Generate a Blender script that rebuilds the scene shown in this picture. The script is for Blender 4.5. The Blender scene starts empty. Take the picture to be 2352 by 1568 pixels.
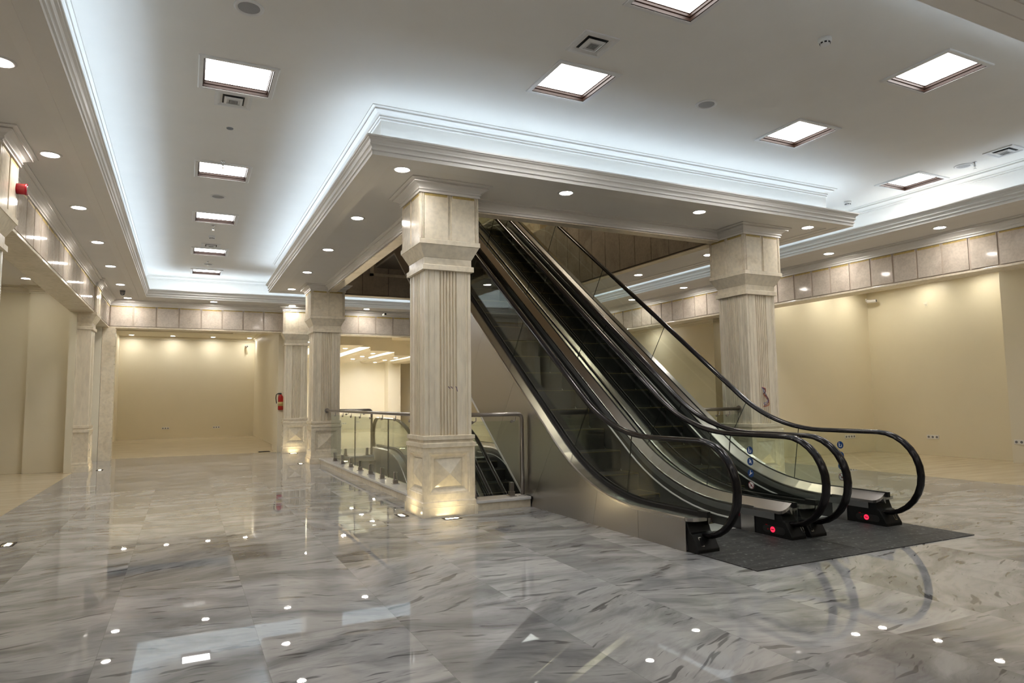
import bpy, math, random
from mathutils import Vector, Matrix
random.seed(7)
C = bpy.context.scene.collection
sc = bpy.context.scene
PI = math.pi

# ------------------------------------------------------------------ mesh builder
class MB:
    def __init__(s): s.v=[]; s.f=[]; s.sm=[]
    def add(s, vs, fs, smooth=False):
        b=len(s.v); s.v+= [tuple(p) for p in vs]
        for f in fs: s.f.append(tuple(b+i for i in f)); s.sm.append(smooth)
        return s
    def box(s,x0,x1,y0,y1,z0,z1):
        return s.add([(x0,y0,z0),(x1,y0,z0),(x1,y1,z0),(x0,y1,z0),(x0,y0,z1),(x1,y0,z1),(x1,y1,z1),(x0,y1,z1)],
            [(0,3,2,1),(4,5,6,7),(0,1,5,4),(1,2,6,5),(2,3,7,6),(3,0,4,7)])
    def prism(s,pts,ax,a0,a1):
        # pts: 2D polygon in the plane across axis ax ('x':(y,z) 'y':(x,z) 'z':(x,y))
        n=len(pts)
        def P(p,a): return (a,p[0],p[1]) if ax=='x' else ((p[0],a,p[1]) if ax=='y' else (p[0],p[1],a))
        vs=[P(p,a0) for p in pts]+[P(p,a1) for p in pts]
        fs=[tuple(range(n)),tuple(range(2*n-1,n-1,-1))]+[(i,(i+1)%n,n+(i+1)%n,n+i) for i in range(n)]
        return s.add(vs,fs)
    def sweep(s,path,prof,closed=False,side=1,pclosed=False,smooth=False):
        n=len(path); rows=[]
        for i in range(n):
            def seg(a,b):
                d=Vector((path[b][0]-path[a][0],path[b][1]-path[a][1])); d.normalize(); return Vector((d.y,-d.x))*side
            if closed: n1=seg((i-1)%n,i); n2=seg(i,(i+1)%n)
            else:
                n1=seg(i-1,i) if i>0 else seg(i,i+1)
                n2=seg(i,i+1) if i<n-1 else n1
            m=n1+n2; m=m/max(1e-6,(1+n1.dot(n2)))
            rows.append([(path[i][0]+m.x*o,path[i][1]+m.y*o,z) for o,z in prof])
        k=len(prof); vs=[p for r in rows for p in r]; fs=[]
        for i in range(n if closed else n-1):
            a=i*k; b=((i+1)%n)*k
            for j in range(k if pclosed else k-1):
                j2=(j+1)%k
                fs.append((a+j,a+j2,b+j2,b+j))
        if not closed and pclosed:
            fs.append(tuple(range(k))); fs.append(tuple(range((n-1)*k,n*k)))
        return s.add(vs,fs,smooth)
    def sq(s,prof,cx=0,cy=0):
        vs=[];fs=[]
        for h,z in prof: vs+=[(cx-h,cy-h,z),(cx+h,cy-h,z),(cx+h,cy+h,z),(cx-h,cy+h,z)]
        n=len(prof)
        for i in range(n-1):
            for j in range(4): fs.append((i*4+j,i*4+(j+1)%4,(i+1)*4+(j+1)%4,(i+1)*4+j))
        fs.append((3,2,1,0)); fs.append(tuple(range((n-1)*4,n*4)))
        return s.add(vs,fs)
    def lathe(s,prof,cx=0,cy=0,cz=0,seg=24,ax='z',smooth=True):
        vs=[];fs=[];n=len(prof)
        for r,h in prof:
            for k in range(seg):
                a=2*PI*k/seg; c,d=r*math.cos(a),r*math.sin(a)
                vs.append({'z':(cx+c,cy+d,cz+h),'x':(cx+h,cy+c,cz+d),'y':(cx+c,cy+h,cz+d)}[ax])
        for i in range(n-1):
            for k in range(seg): fs.append((i*seg+k,i*seg+(k+1)%seg,(i+1)*seg+(k+1)%seg,(i+1)*seg+k))
        s.add(vs,fs,smooth); b=len(s.v)-len(vs)
        for i,r in ((0,0),(n-1,1)):
            if prof[i][0]>1e-5: s.f.append(tuple(b+i*seg+k for k in range(seg))); s.sm.append(False)
        return s
    def tube(s,pts,r,seg=10,cap=True):
        pts=[Vector(p) for p in pts]; n=len(pts); vs=[]; fs=[]; up=None
        for i in range(n):
            t=(pts[min(i+1,n-1)]-pts[max(i-1,0)]).normalized()
            if up is None:
                up=Vector((0,0,1)) if abs(t.z)<.9 else Vector((1,0,0))
            u=(up-t*up.dot(t)).normalized(); w=t.cross(u); up=u
            for k in range(seg):
                a=2*PI*k/seg; vs.append(pts[i]+u*r*math.cos(a)+w*r*math.sin(a))
        for i in range(n-1):
            for k in range(seg): fs.append((i*seg+k,i*seg+(k+1)%seg,(i+1)*seg+(k+1)%seg,(i+1)*seg+k))
        s.add(vs,fs,True)
        if cap:
            b=len(s.v)-len(vs)
            s.f.append(tuple(b+k for k in range(seg))); s.sm.append(False)
            s.f.append(tuple(b+(n-1)*seg+k for k in range(seg))); s.sm.append(False)
        return s
    def build(s,name,m,parent=None,bevel=0,loc=None):
        me=bpy.data.meshes.new(name); me.from_pydata(s.v,[],s.f); me.validate()
        me.polygons.foreach_set('use_smooth',s.sm[:len(me.polygons)] if len(s.sm)>=len(me.polygons) else [False]*len(me.polygons))
        import bmesh
        bm=bmesh.new(); bm.from_mesh(me); bmesh.ops.recalc_face_normals(bm,faces=bm.faces); bm.to_mesh(me); bm.free()
        me.materials.append(m)
        o=bpy.data.objects.new(name,me); C.objects.link(o)
        if parent: o.parent=parent
        if loc: o.location=loc
        if bevel:
            b=o.modifiers.new('bevel','BEVEL'); b.width=bevel; b.segments=2; b.limit_method='ANGLE'
        return o

def round_path(pts,r,n=6):
    pts=[Vector(p) for p in pts]; out=[pts[0]]
    for i in range(1,len(pts)-1):
        a=(pts[i-1]-pts[i]).normalized(); b=(pts[i+1]-pts[i]).normalized()
        p0=pts[i]+a*r; p1=pts[i]+b*r
        for k in range(n+1):
            t=k/n; out.append(p0*(1-t)**2+pts[i]*2*t*(1-t)+p1*t*t)
    out.append(pts[-1]); return out

def cells(x0,x1,y0,y1,holes):
    xs=sorted({x0,x1,*[min(max(h[i],x0),x1) for h in holes for i in (0,1)]}); ys=sorted({y0,y1,*[min(max(h[i],y0),y1) for h in holes for i in (2,3)]})
    out=[]
    for j in range(len(ys)-1):
        run=None
        for i in range(len(xs)-1):
            mx,my=(xs[i]+xs[i+1])/2,(ys[j]+ys[j+1])/2
            if any(h[0]<mx<h[1] and h[2]<my<h[3] for h in holes):
                if run is not None: out.append((run,xs[i],ys[j],ys[j+1])); run=None
            elif run is None: run=xs[i]
        if run is not None: out.append((run,xs[-1],ys[j],ys[j+1]))
    return out

def slab(name,m,rect,holes,z0,z1,parent=None):
    b=MB()
    for c in cells(*rect,holes): b.box(c[0],c[1],c[2],c[3],z0,z1)
    return b.build(name,m,parent)

def thing(name,label,cat,loc=(0,0,0),rotz=0,group=None):
    o=bpy.data.objects.new(name,None); C.objects.link(o); o.empty_display_size=.1
    o.location=loc; o.rotation_euler=(0,0,rotz); o['label']=label; o['category']=cat; o['kind']='thing'
    if group: o['group']=group
    return o
def tag(o,label,cat,group=None):
    o['label']=label; o['category']=cat; o['kind']='thing'
    if group: o['group']=group
    return o
def struct(o,label=None,cat='structure'):
    o['kind']='structure'
    if label: o['label']=label; o['category']=cat
    return o
def dup(root,loc=None,rotz=None,label=None,group=None):
    r=root.copy(); C.objects.link(r)
    if loc is not None: r.location=loc
    if rotz is not None: r.rotation_euler=(0,0,rotz)
    if label: r['label']=label
    if group: r['group']=group
    for ch in list(root.children):
        c=ch.copy(); C.objects.link(c); c.parent=r
        for g in list(ch.children):
            d=g.copy(); C.objects.link(d); d.parent=c
    return r

# ------------------------------------------------------------------ materials
def nt(name):
    m=bpy.data.materials.new(name); m.use_nodes=True; t=m.node_tree; t.nodes.clear()
    o=t.nodes.new('ShaderNodeOutputMaterial'); return m,t,o
def N(t,ty,**k):
    n=t.nodes.new(ty)
    for a,b in k.items():
        if a=='inp':
            for i,v in b.items(): n.inputs[i].default_value=v
        else: setattr(n,a,b)
    return n
def L(t,a,b): t.links.new(a,b)
def ramp(t,fac,stops,interp='LINEAR'):
    r=N(t,'ShaderNodeValToRGB'); e=r.color_ramp.elements; r.color_ramp.interpolation=interp
    while len(e)<len(stops): e.new(.5)
    for i,(p,c) in enumerate(stops): e[i].position=p; e[i].color=(*c,1) if len(c)==3 else c
    L(t,fac,r.inputs[0]); return r
def g(v): return (v,v,v)
def plain(name,col,rough=.5,metal=0,noise=0,scale=20,spec=.5,coat=0,bump=0,stretch=(1,1,1)):
    m,t,o=nt(name); p=N(t,'ShaderNodeBsdfPrincipled'); L(t,p.outputs[0],o.inputs[0])
    p.inputs['Base Color'].default_value=(*col,1); p.inputs['Roughness'].default_value=rough; p.inputs['Metallic'].default_value=metal
    p.inputs['Specular IOR Level'].default_value=spec; p.inputs['Coat Weight'].default_value=coat; p.inputs['Coat Roughness'].default_value=.05
    tc=N(t,'ShaderNodeTexCoord'); mp=N(t,'ShaderNodeMapping'); mp.inputs['Scale'].default_value=stretch
    L(t,tc.outputs['Object'],mp.inputs[0])
    nz=N(t,'ShaderNodeTexNoise'); nz.inputs['Scale'].default_value=scale; nz.inputs['Detail'].default_value=4; L(t,mp.outputs[0],nz.inputs['Vector'])
    if noise:
        r=ramp(t,nz.outputs[0],[(.3,tuple(c*(1-noise) for c in col)),(.7,tuple(min(1,c*(1+noise)) for c in col))]); L(t,r.outputs[0],p.inputs['Base Color'])
    if bump:
        b=N(t,'ShaderNodeBump'); b.inputs['Strength'].default_value=bump; b.inputs['Distance'].default_value=.005; L(t,nz.outputs[0],b.inputs['Height']); L(t,b.outputs[0],p.inputs['Normal'])
    return m
def emit(name,col,s):
    m,t,o=nt(name); e=N(t,'ShaderNodeEmission'); e.inputs[0].default_value=(*col,1); e.inputs[1].default_value=s; L(t,e.outputs[0],o.inputs[0]); return m
def stone(name,c1,c2,c3,rough=.16,scale=2.2,spec=.5,stretch=(1,1,1)):
    m,t,o=nt(name); p=N(t,'ShaderNodeBsdfPrincipled'); L(t,p.outputs[0],o.inputs[0])
    p.inputs['Roughness'].default_value=rough; p.inputs['Specular IOR Level'].default_value=spec
    ps=N(t,'ShaderNodeNewGeometry'); tc=N(t,'ShaderNodeMapping'); tc.inputs['Scale'].default_value=stretch; L(t,ps.outputs['Position'],tc.inputs[0])
    a=N(t,'ShaderNodeTexNoise'); a.inputs['Scale'].default_value=scale; a.inputs['Detail'].default_value=7; a.inputs['Roughness'].default_value=.62; a.inputs['Distortion'].default_value=.8
    L(t,tc.outputs[0],a.inputs['Vector'])
    b=N(t,'ShaderNodeTexNoise'); b.inputs['Scale'].default_value=scale*9; b.inputs['Detail'].default_value=5
    L(t,tc.outputs[0],b.inputs['Vector'])
    r1=ramp(t,a.outputs[0],[(.30,c3),(.47,c2),(.66,c1)])
    r2=ramp(t,b.outputs[0],[(.35,g(.86)),(.6,g(1.))])
    mx=N(t,'ShaderNodeMix',data_type='RGBA',blend_type='MULTIPLY'); mx.inputs[0].default_value=.8
    L(t,r1.outputs[0],mx.inputs[6]); L(t,r2.outputs[0],mx.inputs[7]); L(t,mx.outputs[2],p.inputs['Base Color'])
    return m
def marble():
    m,t,o=nt('grey_veined_marble'); p=N(t,'ShaderNodeBsdfPrincipled'); L(t,p.outputs[0],o.inputs[0])
    TS=.72
    pos=N(t,'ShaderNodeNewGeometry')
    sub=N(t,'ShaderNodeVectorMath',operation='SUBTRACT'); sub.inputs[1].default_value=(-.35,3.73,0); L(t,pos.outputs['Position'],sub.inputs[0])
    dv=N(t,'ShaderNodeVectorMath',operation='DIVIDE'); dv.inputs[1].default_value=(TS,TS*2,1); L(t,sub.outputs[0],dv.inputs[0])
    fl=N(t,'ShaderNodeVectorMath',operation='FLOOR'); L(t,dv.outputs[0],fl.inputs[0])
    wn=N(t,'ShaderNodeTexWhiteNoise',noise_dimensions='2D'); L(t,fl.outputs[0],wn.inputs['Vector'])
    sc_=N(t,'ShaderNodeSeparateColor'); L(t,wn.outputs['Color'],sc_.inputs[0])
    ang=N(t,'ShaderNodeMapRange'); ang.inputs['To Min'].default_value=-.62; ang.inputs['To Max'].default_value=.42; L(t,sc_.outputs[0],ang.inputs[0])
    rot=N(t,'ShaderNodeVectorRotate',rotation_type='Z_AXIS'); L(t,pos.outputs['Position'],rot.inputs['Vector']); L(t,ang.outputs[0],rot.inputs['Angle'])
    off=N(t,'ShaderNodeVectorMath',operation='MULTIPLY_ADD'); off.inputs[1].default_value=(9,7,5); L(t,wn.outputs['Color'],off.inputs[0]); L(t,rot.outputs[0],off.inputs[2])
    # soft warp
    wz=N(t,'ShaderNodeTexNoise'); wz.inputs['Scale'].default_value=1.6; wz.inputs['Detail'].default_value=3; L(t,off.outputs[0],wz.inputs['Vector'])
    wv=N(t,'ShaderNodeVectorMath',operation='MULTIPLY_ADD'); wv.inputs[1].default_value=(.25,.25,0); L(t,wz.outputs['Color'],wv.inputs[0]); L(t,off.outputs[0],wv.inputs[2])
    def nz(sx,sy,det,dist=0,rough=.55):
        mp=N(t,'ShaderNodeMapping'); mp.inputs['Scale'].default_value=(sx,sy,1); L(t,wv.outputs[0],mp.inputs[0])
        n=N(t,'ShaderNodeTexNoise'); n.inputs['Scale'].default_value=1; n.inputs['Detail'].default_value=det; n.inputs['Distortion'].default_value=dist; n.inputs['Roughness'].default_value=rough
        L(t,mp.outputs[0],n.inputs['Vector']); return n.outputs[0]
    base=ramp(t,nz(1.4,3.4,7,.7),[(.28,(.170,.172,.18)),(.42,(.285,.285,.29)),(.60,(.47,.467,.465))])
    fine=ramp(t,nz(5,26,6,.5),[(.30,g(.76)),(.50,g(1.))])
    fleck=ramp(t,nz(2.7,17,2,.12,.45),[(.64,g(1.)),(.675,(.38,.38,.39))])
    fl2=ramp(t,nz(6,44,2,.1,.5),[(.66,g(1.)),(.72,(.44,.435,.44))])
    cur=base.outputs[0]
    for x,f in ((fine,.75),(fleck,.9),(fl2,.8)):
        mx=N(t,'ShaderNodeMix',data_type='RGBA',blend_type='MULTIPLY'); mx.inputs[0].default_value=f; L(t,cur,mx.inputs[6]); L(t,x.outputs[0],mx.inputs[7]); cur=mx.outputs[2]
    # tile to tile tone
    tone=ramp(t,sc_.outputs[1],[(0,g(.80)),(1,g(1.08))]); mx=N(t,'ShaderNodeMix',data_type='RGBA',blend_type='MULTIPLY'); mx.inputs[0].default_value=1; L(t,cur,mx.inputs[6]); L(t,tone.outputs[0],mx.inputs[7]); cur=mx.outputs[2]
    # seams
    fr=N(t,'ShaderNodeVectorMath',operation='FRACTION'); L(t,dv.outputs[0],fr.inputs[0])
    sp=N(t,'ShaderNodeSeparateXYZ'); L(t,fr.outputs[0],sp.inputs[0])
    def edge(sock,w):
        a=N(t,'ShaderNodeMath',operation='PINGPONG'); a.inputs[1].default_value=.5; L(t,sock,a.inputs[0])
        c=N(t,'ShaderNodeMath',operation='LESS_THAN'); c.inputs[1].default_value=w; L(t,a.outputs[0],c.inputs[0]); return c.outputs[0]
    mxx=N(t,'ShaderNodeMath',operation='MAXIMUM'); L(t,edge(sp.outputs[0],.0018),mxx.inputs[0]); L(t,edge(sp.outputs[1],.0009),mxx.inputs[1])
    se=N(t,'ShaderNodeMix',data_type='RGBA'); se.inputs[7].default_value=(.24,.235,.23,1); L(t,cur,se.inputs[6])
    hf=N(t,'ShaderNodeMath',operation='MULTIPLY'); hf.inputs[1].default_value=.7; L(t,mxx.outputs[0],hf.inputs[0]); L(t,hf.outputs[0],se.inputs[0])
    L(t,se.outputs[2],p.inputs['Base Color'])
    p.inputs['Roughness'].default_value=.014; p.inputs['IOR'].default_value=1.52
    return m
def shopfloor():
    m,t,o=nt('cream_floor_tile'); p=N(t,'ShaderNodeBsdfPrincipled'); L(t,p.outputs[0],o.inputs[0])
    pos=N(t,'ShaderNodeNewGeometry'); mp=N(t,'ShaderNodeMapping'); mp.inputs['Scale'].default_value=(.8,4,1); L(t,pos.outputs['Position'],mp.inputs[0])
    n=N(t,'ShaderNodeTexNoise'); n.inputs['Scale'].default_value=1.5; n.inputs['Detail'].default_value=5; L(t,mp.outputs[0],n.inputs['Vector'])
    r=ramp(t,n.outputs[0],[(.3,(.50,.41,.28)),(.7,(.62,.53,.38))]); L(t,r.outputs[0],p.inputs['Base Color']); p.inputs['Roughness'].default_value=.18
    return m
def steel(name,col,rough,aniso=(1,1,60)):
    m,t,o=nt(name); p=N(t,'ShaderNodeBsdfPrincipled'); L(t,p.outputs[0],o.inputs[0]); p.inputs['Metallic'].default_value=1
    pos=N(t,'ShaderNodeTexCoord'); mp=N(t,'ShaderNodeMapping'); mp.inputs['Scale'].default_value=aniso; L(t,pos.outputs['Object'],mp.inputs[0])
    n=N(t,'ShaderNodeTexNoise'); n.inputs['Scale'].default_value=6; n.inputs['Detail'].default_value=3; L(t,mp.outputs[0],n.inputs['Vector'])
    r=ramp(t,n.outputs[0],[(.3,g(rough*.94)),(.7,g(rough*1.06))]); L(t,r.outputs[0],p.inputs['Roughness'])
    r2=ramp(t,n.outputs[0],[(.3,tuple(c*.97 for c in col)),(.7,col)]); L(t,r2.outputs[0],p.inputs['Base Color'])
    return m
def glassmat(name,tint,ior=1.5):
    m,t,o=nt(name); tr=N(t,'ShaderNodeBsdfTransparent'); tr.inputs[0].default_value=(*tint,1)
    gl=N(t,'ShaderNodeBsdfGlossy'); gl.inputs['Roughness'].default_value=.01; gl.inputs[0].default_value=(.95,1,.97,1)
    ge=N(t,'ShaderNodeNewGeometry'); dt=N(t,'ShaderNodeVectorMath',operation='DOT_PRODUCT'); L(t,ge.outputs['Normal'],dt.inputs[0]); L(t,ge.outputs['Incoming'],dt.inputs[1])
    ab=N(t,'ShaderNodeMath',operation='ABSOLUTE'); L(t,dt.outputs['Value'],ab.inputs[0])
    om=N(t,'ShaderNodeMath',operation='SUBTRACT'); om.inputs[0].default_value=1; L(t,ab.outputs[0],om.inputs[1])
    pw=N(t,'ShaderNodeMath',operation='POWER'); pw.inputs[1].default_value=5; L(t,om.outputs[0],pw.inputs[0])
    fr=N(t,'ShaderNodeMath',operation='MULTIPLY_ADD'); fr.inputs[1].default_value=.96; fr.inputs[2].default_value=.03; L(t,pw.outputs[0],fr.inputs[0])
    mx=N(t,'ShaderNodeMixShader'); L(t,fr.outputs[0],mx.inputs[0]); L(t,tr.outputs[0],mx.inputs[1]); L(t,gl.outputs[0],mx.inputs[2]); L(t,mx.outputs[0],o.inputs[0])
    return m

M=dict(
 paint=plain('white_ceiling_paint',(.86,.835,.785),.6,noise=.012,scale=3,spec=.3),
 mould=plain('gloss_white_moulding_paint',(.86,.835,.79),.32,noise=.01,scale=4),
 cream=plain('cream_wall_paint',(.77,.705,.54),.42,noise=.012,scale=2),
 creamlt=plain('pale_cream_trim_paint',(.80,.75,.62),.4,noise=.01,scale=3),
 stone=stone('cream_polished_marble',(.87,.785,.63),(.83,.74,.58),(.73,.635,.48)),
 shaft=stone('cream_vein_cut_marble',(.87,.785,.63),(.84,.755,.60),(.77,.68,.53),scale=2.4,stretch=(1.2,1.2,.25)),
 tile=stone('pinkish_cream_marble_tile',(.68,.60,.51),(.62,.54,.455),(.53,.455,.375),rough=.08,scale=4.),
 joint=plain('dark_tile_joint',(.19,.155,.12),.5,noise=.05),
 gap=plain('tile_joint_stone',(.50,.42,.335),.4,noise=.05),
 tape=plain('yellow_masking_tape',(.50,.37,.13),.6,noise=.15,scale=30),
 dark_stone=stone('brown_wall_marble',(.56,.48,.39),(.49,.42,.335),(.40,.335,.265),rough=.25,scale=2.5),
 kerbtop=plain('white_marble_coping',(.74,.72,.69),.08,noise=.06,scale=6),
 marble=marble(), shopfloor=shopfloor(),
 steel=plain('brushed_stainless_steel',(.45,.435,.42),.28,1),
 steel_deck=plain('polished_steel_decking',(.47,.455,.44),.26,1),
 rail=steel('satin_steel_tube',(.40,.365,.335),.30,(30,30,30)),
 grey_band=plain('grey_skirt_profile',(.16,.16,.16),.35,.3,noise=.05),
 black=plain('black_plastic',(.009,.009,.009),.45,noise=.1,scale=30,spec=.25),
 rubber=plain('black_gloss_rubber',(.010,.009,.010),.17,noise=.05,scale=30,spec=.3),
 skirt=plain('black_skirt_panel',(.02,.02,.02),.3,noise=.1),
 step=plain('black_ribbed_step',(.007,.007,.0065),.55,.0,noise=.2,scale=8,stretch=(60,1,1),bump=.4,spec=.2),
 plate=plain('dark_grooved_landing_plate',(.030,.029,.028),.55,.0,noise=.5,scale=4,stretch=(1.2,9,1),bump=.15),
 yellow=plain('yellow_step_edge',(.10,.072,.008),.5,noise=.05),
 alu=plain('bright_aluminium_strip',(.78,.78,.77),.3,.4,noise=.03),
 glass=glassmat('clear_greenish_glass',(.93,.955,.93)),
 glass_edge=plain('dark_glass_joint',(.03,.035,.03),.2,noise=.05),
 bronze=plain('brown_wood_frame',(.013,.0065,.0042),.5,noise=.12,scale=12,spec=.12),
 white=plain('white_plastic',(.80,.79,.77),.35,noise=.02),
 grey=plain('grey_speaker_cloth',(.19,.19,.205),.7,noise=.08,scale=200),
 darkslot=plain('dark_slot',(.012,.012,.012),.6,noise=.1),
 red=plain('red_plastic',(.38,.008,.02),.25,noise=.05),
 ext_red=plain('red_enamel',(.42,.012,.01),.25,noise=.05),
 chrome=plain('chrome',(.7,.7,.7),.15,1,noise=.03),
 blue=plain('blue_sticker',(.012,.06,.22),.4,noise=.05),
 stickwhite=plain('white_sticker_ink',(.85,.85,.85),.4,noise=.02),
 led=emit('cool_cove_led',(.62,.79,1.0),17),
 led_dim=emit('cool_cove_led_right',(.62,.79,1.0),8),
 lamp=emit('warm_downlight_lens',(1,.935,.86),150),
 led_shop=emit('rear_shop_cove_led',(.86,.93,1.0),60),
 lamp_rear=emit('rear_shop_lens',(1,.97,.92),620),
 lamp_side=emit('warm_side_shop_lens',(1,.93,.79),120),
 lamp_shop=emit('warm_shop_lens',(1,.95,.87),190),
 panel=emit('white_panel_diffuser',(1,.975,.955),20),
 uplamp=emit('warm_floor_lens',(1,.82,.48),68),
 redlamp=emit('red_indicator',(1,.02,.06),1.6),
 dim=emit('dim_upper_lamp',(1,.88,.68),42),  # emission of the lamps added out of view upstairs
)
def scuffed():
    m,t,o=nt('dark_scuffed_landing_plate'); p=N(t,'ShaderNodeBsdfPrincipled'); L(t,p.outputs[0],o.inputs[0]); p.inputs['Roughness'].default_value=.6; p.inputs['Specular IOR Level'].default_value=.25
    tc=N(t,'ShaderNodeTexCoord'); mp=N(t,'ShaderNodeMapping'); mp.inputs['Scale'].default_value=(1.5,7,1); L(t,tc.outputs['Object'],mp.inputs[0])
    a=N(t,'ShaderNodeTexNoise'); a.inputs['Scale'].default_value=2.2; a.inputs['Detail'].default_value=8; a.inputs['Roughness'].default_value=.65; L(t,mp.outputs[0],a.inputs['Vector'])
    b=N(t,'ShaderNodeTexNoise'); b.inputs['Scale'].default_value=28; b.inputs['Detail'].default_value=6; L(t,tc.outputs['Object'],b.inputs['Vector'])
    r1=ramp(t,a.outputs[0],[(.35,g(.014)),(.65,g(.05))]); r2=ramp(t,b.outputs[0],[(.58,g(0)),(.72,g(.16))])
    mx=N(t,'ShaderNodeMix',data_type='RGBA',blend_type='ADD'); mx.inputs[0].default_value=.7; L(t,r1.outputs[0],mx.inputs[6]); L(t,r2.outputs[0],mx.inputs[7]); L(t,mx.outputs[2],p.inputs['Base Color'])
    return m
M['plate']=scuffed()
def wire(n,c): return plain(n,c,.4,noise=.05)

ZS,ZC,ZB,ZT=3.55,4.12,2.914,3.415
XL,XR,YB=-1.576,9.97,17.16
# ------------------------------------------------------------------ floors
wellholes=[(2.62,7.0,7.03,13.72),(3.60,5.95,4.86,7.03),(3.56,6.01,13.72,14.62)]
struct(slab('floor',M['marble'],(-1.79,9.86,-4,17.55),wellholes,-.3,0),'polished grey veined marble floor of the hall','floor')
struct(slab('floor_left',M['shopfloor'],(-8,-1.79,-4,17.55),[],-.3,-.001))
struct(slab('floor_back',M['shopfloor'],(-8,16,17.55,32),[],-.3,-.001))
struct(slab('floor_right',M['shopfloor'],(9.86,16,-4,17.55),[],-.3,-.001))
struct(slab('floor_lower',M['gap'],(1,9,2,18),[],-5.0,-4.8))
b=MB()
b.box(2.40,2.62,6.8,14.8,-4.8,-.3).box(7.0,7.2,6.8,14.8,-4.8,-.3).box(2.4,7.2,14.62,14.82,-4.8,-.3).box(2.4,7.2,3.0,3.2,-4.8,-.3)
struct(b.build('wall_lower',M['gap']))
# ------------------------------------------------------------------ kerbs round the stair well
def kerb(x0,x1,y0,y1,e,name):
    o=MB().box(x0,x1,y0,y1,0,.083).build(name,M['stone'])
    MB().box(x0-e[0],x1+e[1],y0-e[2],y1+e[3],.083,.115).build('coping',M['kerbtop'],o,bevel=.006)
    return struct(o)
kerb(2.41,2.66,7.28,13.68,(.02,.02,0,0),'trim_1')
kerb(2.80,3.54,6.83,7.07,(0,0,.02,.02),'trim_2')
kerb(6.03,6.83,6.83,7.07,(0,0,.02,.02),'trim_3')
kerb(2.78,3.50,13.66,13.92,(0,0,.02,.02),'trim_4')
# ------------------------------------------------------------------ ceilings
panels=[(.35,6.27),(.35,8.97),(.35,11.32),(.35,13.92),(.35,16.12),(3.15,5.1),(6.07,3.565),(6.07,5.11),(8.90,5.65),(3.17,3.56)]
PH=.290
ceil=slab('ceiling',M['paint'],(-1.6,10.0,-4,17.3),[(x-PH,x+PH,y-PH,y+PH) for x,y in panels]+[(1.75,8.05,6.45,14.5)],ZC,ZC+.02)
struct(ceil,'painted tray ceiling of the hall','ceiling')
MB().box(-1.6,10,-4,6.45,ZC+.14,ZC+.18).box(-1.6,1.75,6.45,14.5,ZC+.14,ZC+.18).box(8.05,10,6.45,14.5,ZC+.14,ZC+.18).box(-1.6,10,14.5,17.3,ZC+.14,ZC+.18).build('ceiling_top',M['gap'],ceil)
TR=(-.82,9.06,2.34,16.40)
struct(slab('ceiling_perimeter',M['paint'],(-1.62,10.02,-4,17.3),[(TR[0]-.03,TR[1]+.03,TR[2]-.03,TR[3]+.03)],ZS,ZS+.03))
struct(slab('ceiling_island',M['paint'],(1.56,8.24,6.13,14.83),[(2.55,6.91,7.16,13.94)],ZS,ZS+.03))
# risers of the tray
b=MB(); b.box(-1.0,-.93,2.1,17.07,ZS+.03,ZC).box(9.43,9.5,2.1,17.07,ZS+.03,ZC).box(-1,9.5,17.0,17.07,ZS+.03,ZC).box(-1,9.5,2.1,2.17,ZS+.03,ZC)
struct(b.build('wall_riser',M['paint']))
b=MB(); b.box(1.69,8.11,6.39,6.46,ZS+.03,ZC).box(1.69,8.11,14.49,14.56,ZS+.03,ZC).box(1.69,1.76,6.46,14.49,ZS+.03,ZC).box(8.04,8.11,6.46,14.49,ZS+.03,ZC)
struct(b.build('wall_island',M['paint']))
lip=[(-.24,ZS+.005),(-.24,ZS-.008),(-.15,ZS-.008),(-.145,ZS-.014),(-.02,ZS-.014),(0,ZS-.014),(0,ZS+.024),(.014,ZS+.027),(.014,ZS+.042),(.003,ZS+.048),(.006,ZS+.060),(.013,ZS+.070),(.026,ZS+.078),(.027,ZS+.092),(.016,ZS+.098),(.019,ZS+.110),(.028,ZS+.122),(.046,ZS+.134),(.048,ZS+.142),(.060,ZS+.146),(.060,ZS+.162),(.045,ZS+.163),(.02,ZS+.10),(-.05,ZS+.032)]
R4=lambda x0,x1,y0,y1:[(x0,y0),(x1,y0),(x1,y1),(x0,y1)]
struct(MB().sweep(R4(*TR),lip,True,-1,True).build('trim_5',M['mould']),'stepped white lip moulding along the outer edge of the ceiling tray','moulding')
struct(MB().sweep(R4(1.53,8.27,6.10,14.86),lip,True,1,True).build('trim_6',M['mould']),'stepped white lip moulding round the soffit above the escalators','moulding')
def crown(zb,h=.13,d=.12):
    p=[(0,0),(.13,0),(.13,.11),(.06,.14),(.10,.21),(.21,.26),(.21,.34),(.14,.37),(.22,.46),(.40,.58),(.64,.67),(.73,.69),(.73,.78),(.64,.81),(.78,.88),(.96,.91),(1,.92),(1,1),(0,1)]
    return [(a*d,zb+c*h) for a,c in p]
struct(MB().sweep(R4(-.93,9.43,2.17,17.0),crown(ZC-.11,.11,.11),True,-1,True).build('trim_7',M['mould']))
struct(MB().sweep(R4(1.69,8.11,6.39,14.56),crown(ZC-.11,.11,.11),True,1,True).build('trim_8',M['mould']),'white crown moulding at the top of the island riser','moulding')
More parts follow.
